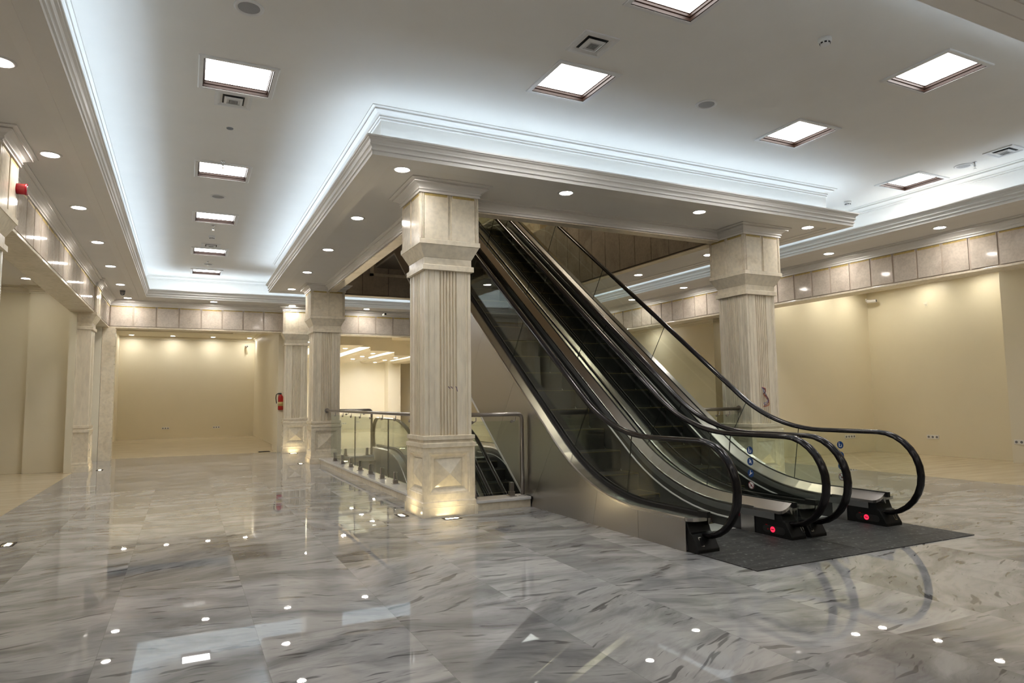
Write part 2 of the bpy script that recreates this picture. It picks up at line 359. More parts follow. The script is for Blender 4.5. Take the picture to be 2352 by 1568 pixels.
# cove LED strips lying in the troughs
MB().box(9.14,9.16,2.4,16.5,ZS+.075,ZS+.09).build('cove_led',M['led_dim'],ceil)
b=MB()
for r in ((-.875,-.855,2.4,16.5),): b.box(*r,ZS+.075,ZS+.09)
for r in ((-.8,9.2,16.50,16.52),(-.8,9.2,2.25,2.27)): b.box(*r,ZS+.075,ZS+.09)
b.build('cove_led',M['led'],ceil)
b=MB()
for r in ((1.60,1.62,6.3,14.7),(8.18,8.20,6.3,14.7),(1.6,8.2,6.25,6.27),(1.6,8.2,14.68,14.70)): b.box(*r,ZS+.075,ZS+.09)
b.build('cove_led',M['led'],ceil)
# ------------------------------------------------------------------ tiled beams round the hall
def beam(name,x0,x1,y0,y1,face,pitch,start,crownpath,label):
    o=MB().box(x0,x1,y0,y1,ZB+.03,ZS+.02).build(name,M['gap'])
    t=MB(); tp=MB(); und=MB(); e=.012
    a0,a1=(y0,y1) if face in('+x','-x') else (x0,x1)
    a=start
    while a<a1:
        p0,p1=max(a+.014,a0),min(a+pitch-.014,a1)
        if p1-p0>.04:
            zt=ZT-.004
            if face=='+x': t.box(x1,x1+e,p0,p1,ZB+.045,zt); tp.box(x1+e,x1+e+.001,p0+.01,p1-.01,zt-.034+random.uniform(0,.016),zt)
            if face=='-x': t.box(x0-e,x0,p0,p1,ZB+.045,zt); tp.box(x0-e-.001,x0-e,p0+.01,p1-.01,zt-.034+random.uniform(0,.016),zt)
            if face=='-y': t.box(p0,p1,y0-e,y0,ZB+.045,zt); tp.box(p0+.01,p1-.01,y0-e-.001,y0-e,zt-.034+random.uniform(0,.016),zt)
        a+=pitch
    t.build('fascia_tiles',M['tile'],o,bevel=.003); tp.build('masking_tape',M['tape'],o)
    ex={'+x':(x0,x1+.014,y0,y1),'-x':(x0-.014,x1,y0,y1),'-y':(x0,x1,y0-.014,y1)}[face]
    und.box(*ex,ZB,ZB+.03); und.build('underside',M['stone'],o,bevel=.004)
    return struct(o,label,'beam')
beam('wall_beam_left',-1.93,XL,-4,17.5,'+x',.40,-3.9,None,'long tiled marble beam over the left shopfronts')
beam('wall_beam_right',XR,10.3,-4,17.5,'-x',.381,-3.962,None,'long tiled marble beam over the right shopfronts')
beam('wall_beam_back',-1.6,10.0,YB,17.5,'-y',.46,-1.56,None,'tiled marble beam over the back shopfronts')
struct(MB().sweep([(XL+.012,-4),(XL+.012,YB-.012),(XR-.012,YB-.012),(XR-.012,-4)],crown(ZT,.133,.125),False,1,True).build('trim_9',M['mould']),'white crown moulding along the tops of the tiled beams','moulding')
# ------------------------------------------------------------------ void above the escalators
VO=(2.53,6.93,7.14,13.96); VI=(2.69,6.77,7.30,13.80)
o=slab('wall_void',M['joint'],VO,[VI],3.425,4.80); struct(o,'brown marble walls of the opening above the escalators','wall')
slab('underside',M['stone'],VO,[VI],3.41,3.425,o)
b=MB(); y=7.32
while y<13.7:
    b.box(6.758,6.77,y+.006,min(y+.44,13.79)-.006,3.44,4.84); y+=.44
b.build('wall_tiles',M['dark_stone'],o)
b=MB(); x=2.72
while x<6.7:
    x1=min(x+.55,6.76)-.006
    z1=3.86 if 4.05<x+.2 and x<6.2 else 4.84
    b.box(x+.006,x1,13.788,13.80,3.44,z1); x+=.55
b.build('wall_tiles',M['dark_stone'],o)
MB().sweep(R4(*VO),crown(3.43,.12,.11),True,1,True).build('crown_moulding',M['mould'],o)
# opening in the far side of the void where the escalator heads go through
b=MB(); b.box(3.42,3.50,13.77,13.79,3.84,4.85).box(3.42,6.2,13.77,13.79,3.84,3.90)
b.build('opening_frame',M['stone'],o)
# upper storey
up=slab('floor_upper',M['gap'],(-1,11,3,18),[(2.53,6.93,7.14,13.96),(3.4,6.2,13.9,14.7)],4.80,4.87); struct(up)
b=MB(); b.box(-1,11,18,18.1,4.8,8.2).box(-1.1,-1,3,18,4.8,8.2).box(11,11.1,3,18,4.8,8.2).box(-1,11,2.9,3,4.8,8.2).box(-1,11,3,18,8.2,8.3)
struct(b.build('wall_upper',M['stone']))
MB().box(4.2,4.8,11,11.6,8.17,8.19).box(4.2,4.8,15.8,16.4,8.17,8.19).box(8.2,8.8,9,9.6,8.17,8.19).build('upper_lamp',M['dim'],up)  # unseen lamps added upstairs to brighten the opening above the escalators

# ------------------------------------------------------------------ columns
def face_xy(k,t,d,h):
    # point on side k of a square of half-size h at offset t along it, pulled in by d
    return [(t,-(h-d)),((h-d),t),(-t,(h-d)),(-(h-d),-t)][k]
def make_column(label,plain=()):
    r=thing('stone_column',label,'column')
    MB().sq([(.305,0),(.305,.098),(.299,.102),(.299,.112),(.296,.116),(.296,.150),(.288,.158),(.285,.18)]).build('plinth',M['stone'],r)
    ped=MB(); h=.283; z0,z1=.18,.712
    ped.sq([(.235,z0),(.235,z1)])
    for k in [q for q in range(4) if q not in plain]:
        rings=[]
        for ins,d in ((0,0),(.055,0),(.062,.006),(.075,.006),(.098,.030),(.108,.034),(.122,.034),(.128,.040)):
            x0=-h+ins; rings.append([face_xy(k,x0,d,h)+(z0+ins*.92,),face_xy(k,-x0,d,h)+(z0+ins*.92,),face_xy(k,-x0,d,h)+(z1-ins*.92,),face_xy(k,x0,d,h)+(z1-ins*.92,)])
        vs=[p for q in rings for p in q]; fs=[]
        for i in range(len(rings)-1):
            for j in range(4): fs.append((i*4+j,i*4+(j+1)%4,i*4+4+(j+1)%4,i*4+4+j))
        ped.add(vs,fs)
    for sx in (-1,1):
        for sy in (-1,1):
            ped.box(*sorted((sx*.262,sx*.288)),*sorted((sy*.262,sy*.288)),z0-.002,z1+.003)
            ped.box(*sorted((sx*.270,sx*.310)),*sorted((sy*.270,sy*.310)),.0,.1)
    if plain: ped.sq([(.27,z0),(.27,z1)])
    ped.build('pedestal',M['stone'],r)
    for k in [q for q in range(4) if q not in plain]:
        x0=-h+.130; zz0=z0+.130*.92; zz1=z1-.130*.92
        pts=[face_xy(k,x0,.040,h)+(zz0,),face_xy(k,-x0,.040,h)+(zz0,),face_xy(k,-x0,.040,h)+(zz1,),face_xy(k,x0,.040,h)+(zz1,),face_xy(k,0,-.020,h)+((zz0+zz1)/2-.01,)]
        MB().add(pts,[(0,1,4),(1,2,4),(2,3,4),(3,0,4)]).build('diamond_panel',M['stone'],r)
    MB().sq([(.285,.712),(.297,.716),(.297,.756),(.288,.760),(.276,.763),(.276,.790),(.29,.793),(.29,.833),(.283,.837),(.265,.838)]).build('pedestal_band',M['stone'],r)
    # fluted shaft
    a=.262; prof=[(-a,0),(-a+.034,0),(-a+.038,.010),(-a+.046,.010),(-a+.050,0),(-a+.060,0),(-a+.064,.006),(-.155,.006),(-.150,.0),(-.108,0)]
    t=-.1
    for i in range(6):
        prof+=[(t,0),(t+.001,.016),(t+.012,.024),(t+.023,.016),(t+.024,0)]; t+=.0352
    prof+=[(.108,0),(.150,0),(.155,.006),(a-.064,.006),(a-.060,0),(a-.050,0),(a-.046,.010),(a-.038,.010),(a-.034,0)]
    poly=[face_xy(k,t,d,a) for k in range(4) for t,d in ([prof[0]] if k in plain else prof)]
    MB().prism(poly,'z',.835,2.62).build('shaft',M['shaft'],r)
    MB().sq([(.27,2.60),(.292,2.603),(.292,2.655),(.285,2.66),(.27,2.662),(.27,2.735),(.275,2.74),(.340,2.868),(.347,2.870),(.347,2.918),(.340,2.922),(.33,2.924)]).build('capital',M['stone'],r)
    bl=MB().sq([(.322,2.92),(.322,3.43)]); h=.334
    for k in range(4):
        for t0,t1 in ((-.29,-.022),(.022,.29)):
            p=[face_xy(k,t0,.014,h),face_xy(k,t1,.014,h),face_xy(k,t1,0,h),face_xy(k,t0,0,h)]
            bl.prism(p,'z',2.925,3.425)
        for sgn in (-1,1):
            for q0,q1 in ((.300,.312),(.318,.334)):
                if q0>.31 and k%2: continue
                p=[face_xy(k,sgn*q0,.016 if q0>.31 else .014,h),face_xy(k,sgn*q1,.016 if q0>.31 else .014,h),face_xy(k,sgn*q1,0,h),face_xy(k,sgn*q0,0,h)]
                bl.prism(p,'z',2.925,3.425)
    bl.build('cap_block',M['stone'],r)
    tp=MB()
    for k in range(4):
        for t0,t1 in ((-.285,-.03),(.03,.285)):
            p=[face_xy(k,t0,.0,h),face_xy(k,t1,.0,h),face_xy(k,t1,-.001,h),face_xy(k,t0,-.001,h)]
            tp.prism(p,'z',3.392,3.418)
    tp.build('masking_tape',M['tape'],r)
    MB().sweep(R4(-h,h,-h,h),crown(3.42,.128,.125),True,1,True).build('crown_moulding',M['mould'],r)
    return r
CG='fluted marble columns'
c1=make_column('large fluted cream column in front of the escalators with two lit diamond panels'); c1.location=(2.525,7.0,0); c1['group']=CG
dup(c1,(2.525,13.9,0),0,'fluted column at the far end of the glass railing, holding up the soffit')
dup(c1,(7.12,7.0,0),0,'fluted column behind the right escalator with loose wires hanging from it')
dup(c1,(7.12,13.9,0),0,'column mostly hidden behind the upper escalators')
c4=dup(c1,(2.42,17.25,0),0,'fluted pilaster beside the fire extinguisher at the back beam')
c5=make_column('slim fluted pilaster against the left shopfront, next to the back corner',(0,2)); c5.location=(-1.86,14.75,0); c5['group']=CG
c6=dup(c5,(-1.785,7.12,0),0,'pilaster cut off by the left picture edge, under the red siren')
def halve(root,axis,keep):
    import bmesh
    for o in root.children:
        me=o.data.copy(); o.data=me; bm=bmesh.new(); bm.from_mesh(me)
        no=[0,0,0]; no[axis]=-keep
        bmesh.ops.bisect_plane(bm,geom=bm.verts[:]+bm.edges[:]+bm.faces[:],plane_co=(0,0,0),plane_no=no,clear_outer=True)
        bmesh.ops.holes_fill(bm,edges=[e for e in bm.edges if e.is_boundary and all(abs(q.co[axis])<1e-4 for q in e.verts)]); bm.to_mesh(me); n=len(me.polygons); bm.free()
        if n==0: bpy.data.objects.remove(o)
u=dup(c1,(7.12,13.9,4.87),0,'upper storey column seen above the escalators')
halve(c4,1,-1); halve(c5,0,1); halve(c6,0,1)

# ------------------------------------------------------------------ escalators
TH=math.atan(.73); SN,CS=math.sin(TH),math.cos(TH)
YA,RB,RT,RISE=4.8,2.70,1.8,4.8
YT=YA+RB*SN+((RISE-RT*(1-CS))-RB*(1-CS))/.73+RT*SN
U1=YA-4.22; U2=U1+RB*TH; LI=math.hypot(YT-RT*SN-(YA+RB*SN),(RISE-RT+RT*CS)-(RB-RB*CS)); U3=U2+LI; U4=U3+RT*TH; U5=U4+(14.10-YT)
def CV(u,off):
    if u<=U1: return (4.22+u,off)
    if u<=U2: p=(u-U1)/RB; r=RB-off; return (YA+r*math.sin(p),RB-r*math.cos(p))
    if u<=U3:
        t=(u-U2)/LI; r=RB-off; q=RT+off
        a=(YA+r*SN,RB-r*CS); c=(YT-q*SN,RISE-RT+q*CS)
        return (a[0]+(c[0]-a[0])*t,a[1]+(c[1]-a[1])*t)
    if u<=U4: p=TH-(u-U3)/RT; q=RT+off; return (YT-q*math.sin(p),RISE-RT+q*math.cos(p))
    return (YT+u-U4,RISE+off)
def urange(u0,u1):
    ks=[u0,u1]+[U1+(U2-U1)*i/10 for i in range(11)]+[U3+(U4-U3)*i/10 for i in range(11)]+[U2+(U3-U2)*i/6 for i in range(7)]
    return sorted({round(k,4) for k in ks if u0<=k<=u1})
def strip(b,prof,u0,u1,close=False,smooth=False):
    us=urange(u0,u1); k=len(prof); vs=[]; fs=[]
    for u in us:
        for x,o in prof: y,z=CV(u,o); vs.append((x,y,z))
    for i in range(len(us)-1):
        for j in range(k if close else k-1):
            j2=(j+1)%k; fs.append((i*k+j,i*k+j2,(i+1)*k+j2,(i+1)*k+j))
    if close: fs.append(tuple(range(k))); fs.append(tuple(range((len(us)-1)*k,len(us)*k)))
    b.add(vs,fs,smooth)
BOT=[(4.22,0.0),(6.93,0.0),(12.39,4.02),(14.10,4.02)]
def hitbottom(p,d):
    best=None
    for (a,c) in zip(BOT,BOT[1:]):
        ex,ez=c[0]-a[0],c[1]-a[1]; den=d[0]*ez-d[1]*ex
        if abs(den)<1e-9: continue
        t=((a[0]-p[0])*ez-(a[1]-p[1])*ex)/den; s=((a[0]-p[0])*d[1]-(a[1]-p[1])*d[0])/den
        if t>0 and -1e-6<=s<=1+1e-6 and (best is None or t<best[0]): best=(t,(p[0]+d[0]*t,p[1]+d[1]*t))
    return best[1] if best else None
def cladding(b,x0,x1):
    cuts=[(0.0,None)]; OFF=.236
    us=[.62,1.32]+[2.35+1.15*i for i in range(8)]+[U5]
    def ln(u):
        p=CV(u,OFF); y1,z1=CV(u+.01,0); y0,z0=CV(u-.01,0); a=math.atan2(z1-z0,y1-y0)
        if u<=.7: a=0
        return p,hitbottom(p,(math.sin(a),-math.cos(a)))
    prev=((4.22,OFF),(4.22,0.0)); pu=0.0
    for u in us:
        if u>=U5-.01: cur=(CV(U5,OFF),(14.10,4.02)); u=U5
        else: cur=ln(u)
        if cur[1] is None: continue
        top=[CV(k,OFF) for k in urange(pu,u)]
        bot=[q for q in BOT if prev[1][0]+1e-4<q[0]<cur[1][0]-1e-4]
        poly=top+[cur[1]]+bot[::-1]+[prev[1]]
        cy=sum(p[0] for p in poly)/len(poly); 
        poly=[(p[0]+(.0022 if abs(p[0]-prev[0][0])+abs(p[1]-prev[0][1])<1e-6 or p is prev[1] else 0)-(.0022 if p is cur[1] or abs(p[0]-cur[0][0])+abs(p[1]-cur[0][1])<1e-6 else 0),p[1]) for p in poly]
        b.prism(poly,'x',x0,x1); prev=cur; pu=u
def handrail(b,x):
    pts=[(4.36,.125),(4.18,.125)]
    for i in range(1,15):
        a=-PI/2-PI*i/14; pts.append((4.18+.375*math.cos(a),.4875+.3625*math.sin(a)))
    for u in urange(0.05,U5-.05): pts.append(CV(u,.85))
    for i in range(0,15):
        a=PI/2-PI*i/14; pts.append((14.07+.36*math.cos(a),RISE+.4875+.3625*math.sin(a)))
    pts.append((13.9,RISE+.125))
    prof=[(-.024,-.014),(-.036,-.012),(-.0385,.0),(-.035,.011),(-.027,.020),(-.014,.026),(0,.028),(.014,.026),(.027,.020),(.035,.011),(.0385,.0),(.036,-.012),(.024,-.014)]
    k=len(prof); vs=[]; fs=[]; n=len(pts)
    for i in range(n):
        p0,p1=pts[max(i-1,0)],pts[min(i+1,n-1)]; ty,tz=p1[0]-p0[0],p1[1]-p0[1]; l=math.hypot(ty,tz); ny,nz=-tz/l,ty/l
        for x_,v in prof: vs.append((x+x_,pts[i][0]+ny*v,pts[i][1]+nz*v))
    for i in range(n-1):
        for j in range(k): fs.append((i*k+j,i*k+(j+1)%k,(i+1)*k+(j+1)%k,(i+1)*k+j))
    fs.append(tuple(range(k))); fs.append(tuple(range((n-1)*k,n*k)))
    b.add(vs,fs,True)
def glasspoly(u0,u1,first,last):
    if first:
        p=[(4.25,.262),(4.25,.17)]
        for i in range(0,15):
            a=-PI/2-PI*i/14; p.append((4.18+.352*math.cos(a),.4875+.345*math.sin(a)))
        p+=[CV(k,.838) for k in urange(u0+.05,u1)]+[CV(k,.262) for k in reversed(urange(u0+.1,u1))]
        return p
    p=[CV(k,.838) for k in urange(u0,u1)]
    if last:
        for i in range(1,15):
            a=PI/2-PI*i/14; p.append((14.07+.34*math.cos(a),RISE+.4875+.345*math.sin(a)))
        p+=[(14.05,RISE+.262)]
    p+=[CV(k,.262) for k in reversed(urange(u0,u1))]
    return p
def make_escalator(label,xc,wl,wr):
    r=thing('escalator',label,'escalator',(xc,0,0))
    ed=MB()
    for a,c in zip(BOT[1:],BOT[2:]): ed.prism([a,c,(c[0],c[1]+.035),(a[0]-.045 if a[1]<.01 else a[0],a[1]+.035 if a[1]>.01 else a[1]+.001)],'x',-wl-.005,-wl+.004)
    ed.build('truss_edge_trim',M['alu'],r)
    cl=MB(); cladding(cl,-wl,-wl+.008); cl.build('side_cladding',M['steel'],r); cl=MB(); cladding(cl,wr-.008,wr); cl.build('side_cladding',M['steel'],r)
    tr=MB(); full=[CV(u,.23) for u in urange(0.02,U5-.02)]+[(p[0],p[1]+.012) for p in BOT[::-1]]
    tr.prism(full,'x',-wl+.008,-wl+.013); tr.prism(full,'x',wr-.013,wr-.008)
    for a,c in zip(BOT[1:],BOT[2:]): tr.prism([a,c,(c[0],c[1]+.02),(a[0],a[1]+.02)],'x',-wl+.015,wr-.015)
    tr.build('truss_casing',M['steel'],r)
    for s,w in ((-1,wl),(1,wr)):
        d=MB(); strip(d,[(s*w,.236),(s*w,.256),(s*(w-.012),.264),(s*.492,.264),(s*.492,.236)],0.0,U5,True)
        d.prism([(s*w,4.23),(s*w,4.20),(s*(w-.03),4.165),(s*(w-.08),4.15),(s*.47,4.15),(s*.47,4.23)],'z',.236,.264)
        d.build('outer_decking',M['steel_deck'],r)
        q=MB(); strip(q,[(s*.492,.250),(s*.492,.292),(s*.482,.300),(s*.482,.25)],0,U5,True); strip(q,[(s*.468,.25),(s*.468,.310),(s*.458,.308),(s*.455,.29)],0,U5,True)
        q.box(min(s*.458,s*.492),max(s*.458,s*.492),4.12,4.23,.262,.308)
        q.build('glass_gasket',M['black'],r)
        i=MB(); strip(i,[(s*.460,.302),(s*.456,.300),(s*.390,.232),(s*.386,.226),(s*.386,.203),(s*.46,.20)],0,U5,True)
        zz=lambda x:.302-(.460-x)*1.0
        rows=[(4.222,.386),(4.190,.392),(4.165,.408),(4.150,.432),(4.145,.458)]
        vs=[q for y_,x_ in rows for q in ((s*.460,y_,.302),(s*x_,y_,zz(x_)),(s*x_,y_,zz(x_)-.025),(s*.460,y_,.203))]
        i.add(vs,[(k*4+j,k*4+(j+1)%4,k*4+4+(j+1)%4,k*4+4+j) for k in range(4) for j in range(4)]+[(0,1,2,3),(16,17,18,19)])
        i.build('inner_decking',M['steel_deck'],r)
        gb=MB(); strip(gb,[(s*.386,.205),(s*.383,.205),(s*.383,.150),(s*.386,.150)],0.05,U5-.1,True); gb.build('skirt_profile',M['grey_band'],r)
        k=MB(); strip(k,[(s*.388,.21),(s*.392,.21),(s*.392,-.18),(s*.388,-.18)],0.4,U5-.4,True); k.build('skirt_panel',M['skirt'],r)
        k2=MB(); k2.box(min(s*.385,s*.392),max(s*.385,s*.392),4.5,4.66,0,.235); k2.build('skirt_end_panel',M['steel'],r)
        a=MB(); strip(a,[(s*.388,.098),(s*.374,.092),(s*.374,.086),(s*.388,.080)],.55,U5-.6,True); a.build('deflector_strip',M['alu'],r)
        h=MB(); handrail(h,s*.475); h.build('handrail',M['rubber'],r)
        # glass panels
        us=[0,1.02,2.15,3.95,5.75,7.55,9.3,U5]
        for q0,(u0,u1) in enumerate(zip(us,us[1:])):
            gl=MB().prism(glasspoly(u0,u1-.004 if u1<U5 else u1,q0==0,u1==U5),'x',s*.475-.005,s*.475+.005)
            gl.build('balustrade_glass',M['glass'],r)
            if u1<U5:
                e=MB(); y0,z0=CV(u1-.002,.268); y1,z1=CV(u1-.002,.832)
                e.prism([(y0-.0008,z0),(y0+.0008,z0),(y1+.0008,z1),(y1-.0008,z1)],'x',s*.475-.0055,s*.475+.0055); e.build('glass_joint',M['glass_edge'],r)
        # newel box at each end
        for zz,mir in ((0,0),(RISE,1)):
            poly=[(4.52,0),(4.52,.232),(4.22,.232),(4.205,.19),(4.19,.15),(4.165,.14),(4.10,.03),(4.10,0)]
            if mir: poly=[(18.28-y,z) for y,z in poly]
            nb=MB().prism([(y,z+zz) for y,z in poly],'x',*sorted((s*.394,s*(w-.013)))); nw=nb.build('newel_box',M['black'],r,bevel=.006)
            if not mir:
                sl=MB(); x=s*.55
                for dx0,dx1,t0,t1 in ((-.016,.016,.2,.26),(-.016,.016,.74,.8),(-.016,-.011,.2,.8),(.011,.016,.2,.8)):
                    P=lambda t,d:(4.165+(4.10-4.165)*t-d*.86,.14+(.03-.14)*t+d*.5)
                    sl.prism([P(t0,.0),P(t1,.0),P(t1,.003),P(t0,.003)],'x',x+dx0,x+dx1)
                sl.build('slot_frame',M['chrome'],nw)
                if s>0:
                    pt=MB().prism([(4.20+.03*math.cos(a),.062+.03*math.sin(a)) for a in [PI/2+PI*i/8 for i in range(9)]]+[(4.38+.03*math.cos(a),.062+.03*math.sin(a)) for a in [-PI/2+PI*i/8 for i in range(9)]],'x',.3915,.3938)
                    pt.build('control_plate',M['darkslot'],nw)
                    MB().lathe([(.024,0),(.024,.004)],.388,4.30,.064,20,'x').build('no_entry_lamp',M['redlamp'],nw)
                    MB().box(.3868,.3885,4.284,4.316,.0605,.0675).build('lamp_bar',M['darkslot'],nw)
                    MB().lathe([(.007,0),(.007,.004)],.388,4.352,.060,12,'x').build('stop_button',M['red'],nw)
                    mk=MB()
                    for q in range(3): mk.box(.3905,.3915,4.356+q*.008,4.3625+q*.008,.092,.099)
                    mk.build('red_mark',M['red'],nw)
    # landing plates and combs
    MB().box(-min(wl,.6),.60 if wr<.6 else .70,3.52,4.72,-.01,.006).build('landing_plate',M['plate'],r)
    MB().box(-.384,.384,4.72,5.0,-.012,.008).build('comb_plate',M['alu'],r)
    MB().box(-.592,.592,13.15,14.6,RISE-.012,RISE+.006).build('landing_plate',M['plate'],r)
    MB().box(-.384,.384,12.95,13.15,RISE-.012,RISE+.008).build('comb_plate',M['alu'],r)
    # steps
    st=None; u=U1+.22; n=0
    while u<U4+.3:
        y,z=CV(u,0)
        if st is None:
            b=MB().prism([(0,0),(.395,0),(.395,-.03),(.05,-.03),(.045,-.12),(.03,-.20),(.02,-.27),(.008,-.27),(.012,-.2),(.006,-.1),(0,-.03)],'x',-.380,.380); st=b.build('step',M['step'],r)
            e=MB().box(-.378,.378,-.001,.003,-.005,.001).box(.362,.378,0,.39,-.004,.0015).box(.372,.378,-.0005,.006,-.04,0).build('step_edge_line',M['yellow'],st)
            o=st
        else:
            o=st.copy(); C.objects.link(o); o.parent=r
            d=st.children[0].copy(); C.objects.link(d); d.parent=o
        o.location=(0,y,z); u+=.405; n+=1
    # safety stickers on the right glass
    for i,z in enumerate((.714,.613,.508,.402)):
        base=MB().lathe([(.036,-.0008),(.036,0)],.4692,4.60,z,24,'x')
        so=base.build('safety_sticker',M['blue'] if i<3 else M['stickwhite'],r)
        so['label']='round blue safety sticker' if i<3 else 'white prohibition sticker with a red ring'
        p=MB(); x0,x1=.4672,.4684
        def bar(y0,z0,y1,z1,w):
            l=math.hypot(y1-y0,z1-z0); a,c=-(z1-z0)/l*w,(y1-y0)/l*w
            p.prism([(4.60+y0+a,z+z0+c),(4.60+y1+a,z+z1+c),(4.60+y1-a,z+z1-c),(4.60+y0-a,z+z0-c)],'x',x0,x1)
        if i==0: bar(.012,.014,.012,-.014,.004); bar(.014,-.016,-.014,-.016,.003); bar(-.014,-.016,-.014,.006,.003); bar(.012,.002,0,.004,.0025); p.lathe([(.005,0),(.005,.001)],x0,4.612,z+.021,10,'x')
        elif i==1: bar(.006,.012,-.002,-.012,.004); bar(-.002,-.002,-.012,.01,.002); bar(.004,.0,.012,-.012,.002); bar(-.016,-.018,-.004,.016,.0015); p.lathe([(.004,0),(.004,.001)],x0,4.606,z+.018,10,'x')
        elif i==2: bar(.018,-.018,-.018,.008,.003); bar(.002,.012,.006,-.006,.004); bar(.004,.004,-.012,.0,.002); p.lathe([(.005,0),(.005,.001)],x0,4.602,z+.02,10,'x')
        if i<3: p.build('pictogram',M['stickwhite'],so)
        else:
            q=MB(); n_=24; vs=[];fs=[]
            for k in range(n_):
                a=2*PI*k/n_
                for rr in (.036,.029): vs.append((x1,4.60+rr*math.cos(a),z+rr*math.sin(a)))
            for k in range(n_): fs.append((2*k,2*k+1,(2*k+3)%(2*n_),(2*k+2)%(2*n_)))
            q.add(vs,fs); q.prism([(4.60+.023,z+.018),(4.60+.019,z+.022),(4.60-.023,z-.018),(4.60-.019,z-.022)],'x',x0,x1); q.build('red_ring',M['red'],so)
            bar(.004,.01,-.002,-.012,.003); bar(-.002,0,-.012,.006,.002); bar(.002,-.004,.012,-.012,.002); p.build('pictogram',M['darkslot'],so)
    return r
e1=make_escalator('left one of the two rising escalators, nearest the large front column',4.175,.625,.575)
e1['group']='escalators'
e2=make_escalator('right one of the two rising escalators, farther from the large front column',5.38,.60,.625); e2['group']='escalators'
dup(e1,(4.175,.10,-4.8),0,'descending escalator in the floor well just behind the glass railing','escalators')
dup(e2,(5.38,.10,-4.8),0,'descending escalator in the floor well seen right of the front column','escalators')

# ------------------------------------------------------------------ glass railings round the well
def spigot(p,x,y,z,ax):
    b=MB().box(x-.045,x+.045,y-.045,y+.045,z,z+.008).box(x-.03,x+.03,y-.03,y+.03,z+.008,z+.055)
    if ax=='y': b.box(x-.024,x-.009,y-.022,y+.022,z+.05,z+.155).box(x+.009,x+.024,y-.022,y+.022,z+.05,z+.155)
    else: b.box(x-.022,x+.022,y-.024,y-.009,z+.05,z+.155).box(x-.022,x+.022,y+.009,y+.024,z+.05,z+.155)
    o=b.build('spigot',M['rail'],p,bevel=.003); return o
def railing(label,path,glasses,spigs,brk,ax,flange):
    r=thing('glass_railing',label,'railing',group='glass railings round the escalator well')
    MB().tube(round_path(path,.06) if len(path)>2 else path,.0235,14).build('handrail',M['rail'],r)
    for x0,x1,y0,y1 in glasses: MB().box(x0,x1,y0,y1,.165,.965).build('glass_panel',M['glass'],r)
    for q0,q1 in zip(glasses,glasses[1:]): MB().box(q0[0]-.0005,q0[1]+.0005,q0[3]-.004,q1[2]+.004-.008,.165,.965).build('glass_edge',M['glass_edge'],r)
    for x,y in spigs: spigot(r,x,y,.115,ax)
    for x,y in brk:
        d=(.045,0) if ax=='y' else (0,.045)
        b=MB().tube(round_path([(x,y,1.01),(x,y,.965),(x-(0 if ax=='y' else .05),y+(.05 if ax=='y' else 0),.955)],.018,4),.006,8)
        xx,yy=(x,y+.05) if ax=='y' else (x-.05,y)
        b.lathe([(.017,-.012),(.017,.012)],xx,yy,.955,14,'x' if ax=='y' else 'y'); b.build('rail_bracket',M['rail'],r)
    for (x,y,z,a) in flange: MB().lathe([(.045,-.006),(.045,.006)],x,y,z,20,a).build('flange',M['rail'],r)
    return r
YS=[8.11+.665*i for i in range(8)]
railing('long glass railing beside the escalator well, from the front column to the far column',[(2.535,7.272,1.04),(2.535,13.615,1.04)],
    [(2.528,2.540,7.33,9.13),(2.528,2.540,9.145,11.145),(2.528,2.540,11.16,13.15)],[(2.534,y) for y in YS],[(2.535,y) for y in YS],'y',[(2.535,13.62,1.04,'y')])
railing('short glass railing with a bent end post between the front column and the escalators',[(2.80,6.95,1.04),(3.50,6.95,1.04),(3.50,6.95,.12)],
    [(2.845,3.46,6.944,6.956)],[(2.895,6.95),(3.36,6.95)],[(2.93,6.95),(3.42,6.95)],'x',[(3.50,6.95,.119,'z')])
railing('short glass railing right of the escalators, fixed to the column with loose wires',[(6.07,6.95,.12),(6.07,6.95,1.04),(6.85,6.95,1.04)],
    [(6.10,6.82,6.944,6.956)],[(6.2,6.95),(6.7,6.95)],[(6.25,6.95),(6.5,6.95),(6.68,6.95)],'x',[(6.85,6.95,1.04,'x'),(6.07,6.95,.119,'z')])
railing('short glass railing with end post at the far end of the escalator well',[(2.80,13.78,1.04),(3.47,13.78,1.04),(3.47,13.78,.12)],
    [(2.845,3.43,13.774,13.786)],[(2.94,13.78),(3.38,13.78)],[(3.0,13.78),(3.36,13.78)],'x',[(3.47,13.78,.119,'z')])

# ------------------------------------------------------------------ shop rooms
# back shop on the left, with the wall-washed cream wall
b=MB(); b.box(-2.3,2.6,27,27.15,0,4.1); struct(b.build('wall_back',M['cream']),'cream back wall of the left rear shop','wall')
b=MB(); b.box(-2.3,-2.12,17.5,27,0,4.1).box(-2.12,-1.62,17.5,17.75,0,4.1); struct(b.build('wall_back_left',M['cream']))
b=MB(); b.box(2.32,2.60,18.6,27,0,4.1).box(2.06,2.60,17.5,18.6,0,4.1); struct(b.build('wall_back_right',M['cream']))
b=MB(); b.box(-2.3,2.6,24.4,27,3.62,3.68).box(-2.3,2.6,17.3,24.4,4.0,4.1).box(1.4,2.6,17.5,24.4,3.62,3.68); struct(b.build('ceiling_back',M['creamlt']))
struct(MB().sweep([(-2.12,27),(2.32,27),(2.32,18.6)],crown(3.5,.12,.12),False,1,True).build('trim_10',M['creamlt']))
struct(MB().sweep([(-2.12,24.4),(1.4,24.4),(1.4,17.5)],[(o*.9,z+.07) for o,z in lip],False,-1,True).build('trim_11',M['creamlt'])) if False else None
b=MB(); b.box(-2.12,1.4,24.36,24.42,3.55,3.80).box(1.38,1.44,17.5,24.4,3.55,3.80); struct(b.build('trim_11',M['creamlt']))
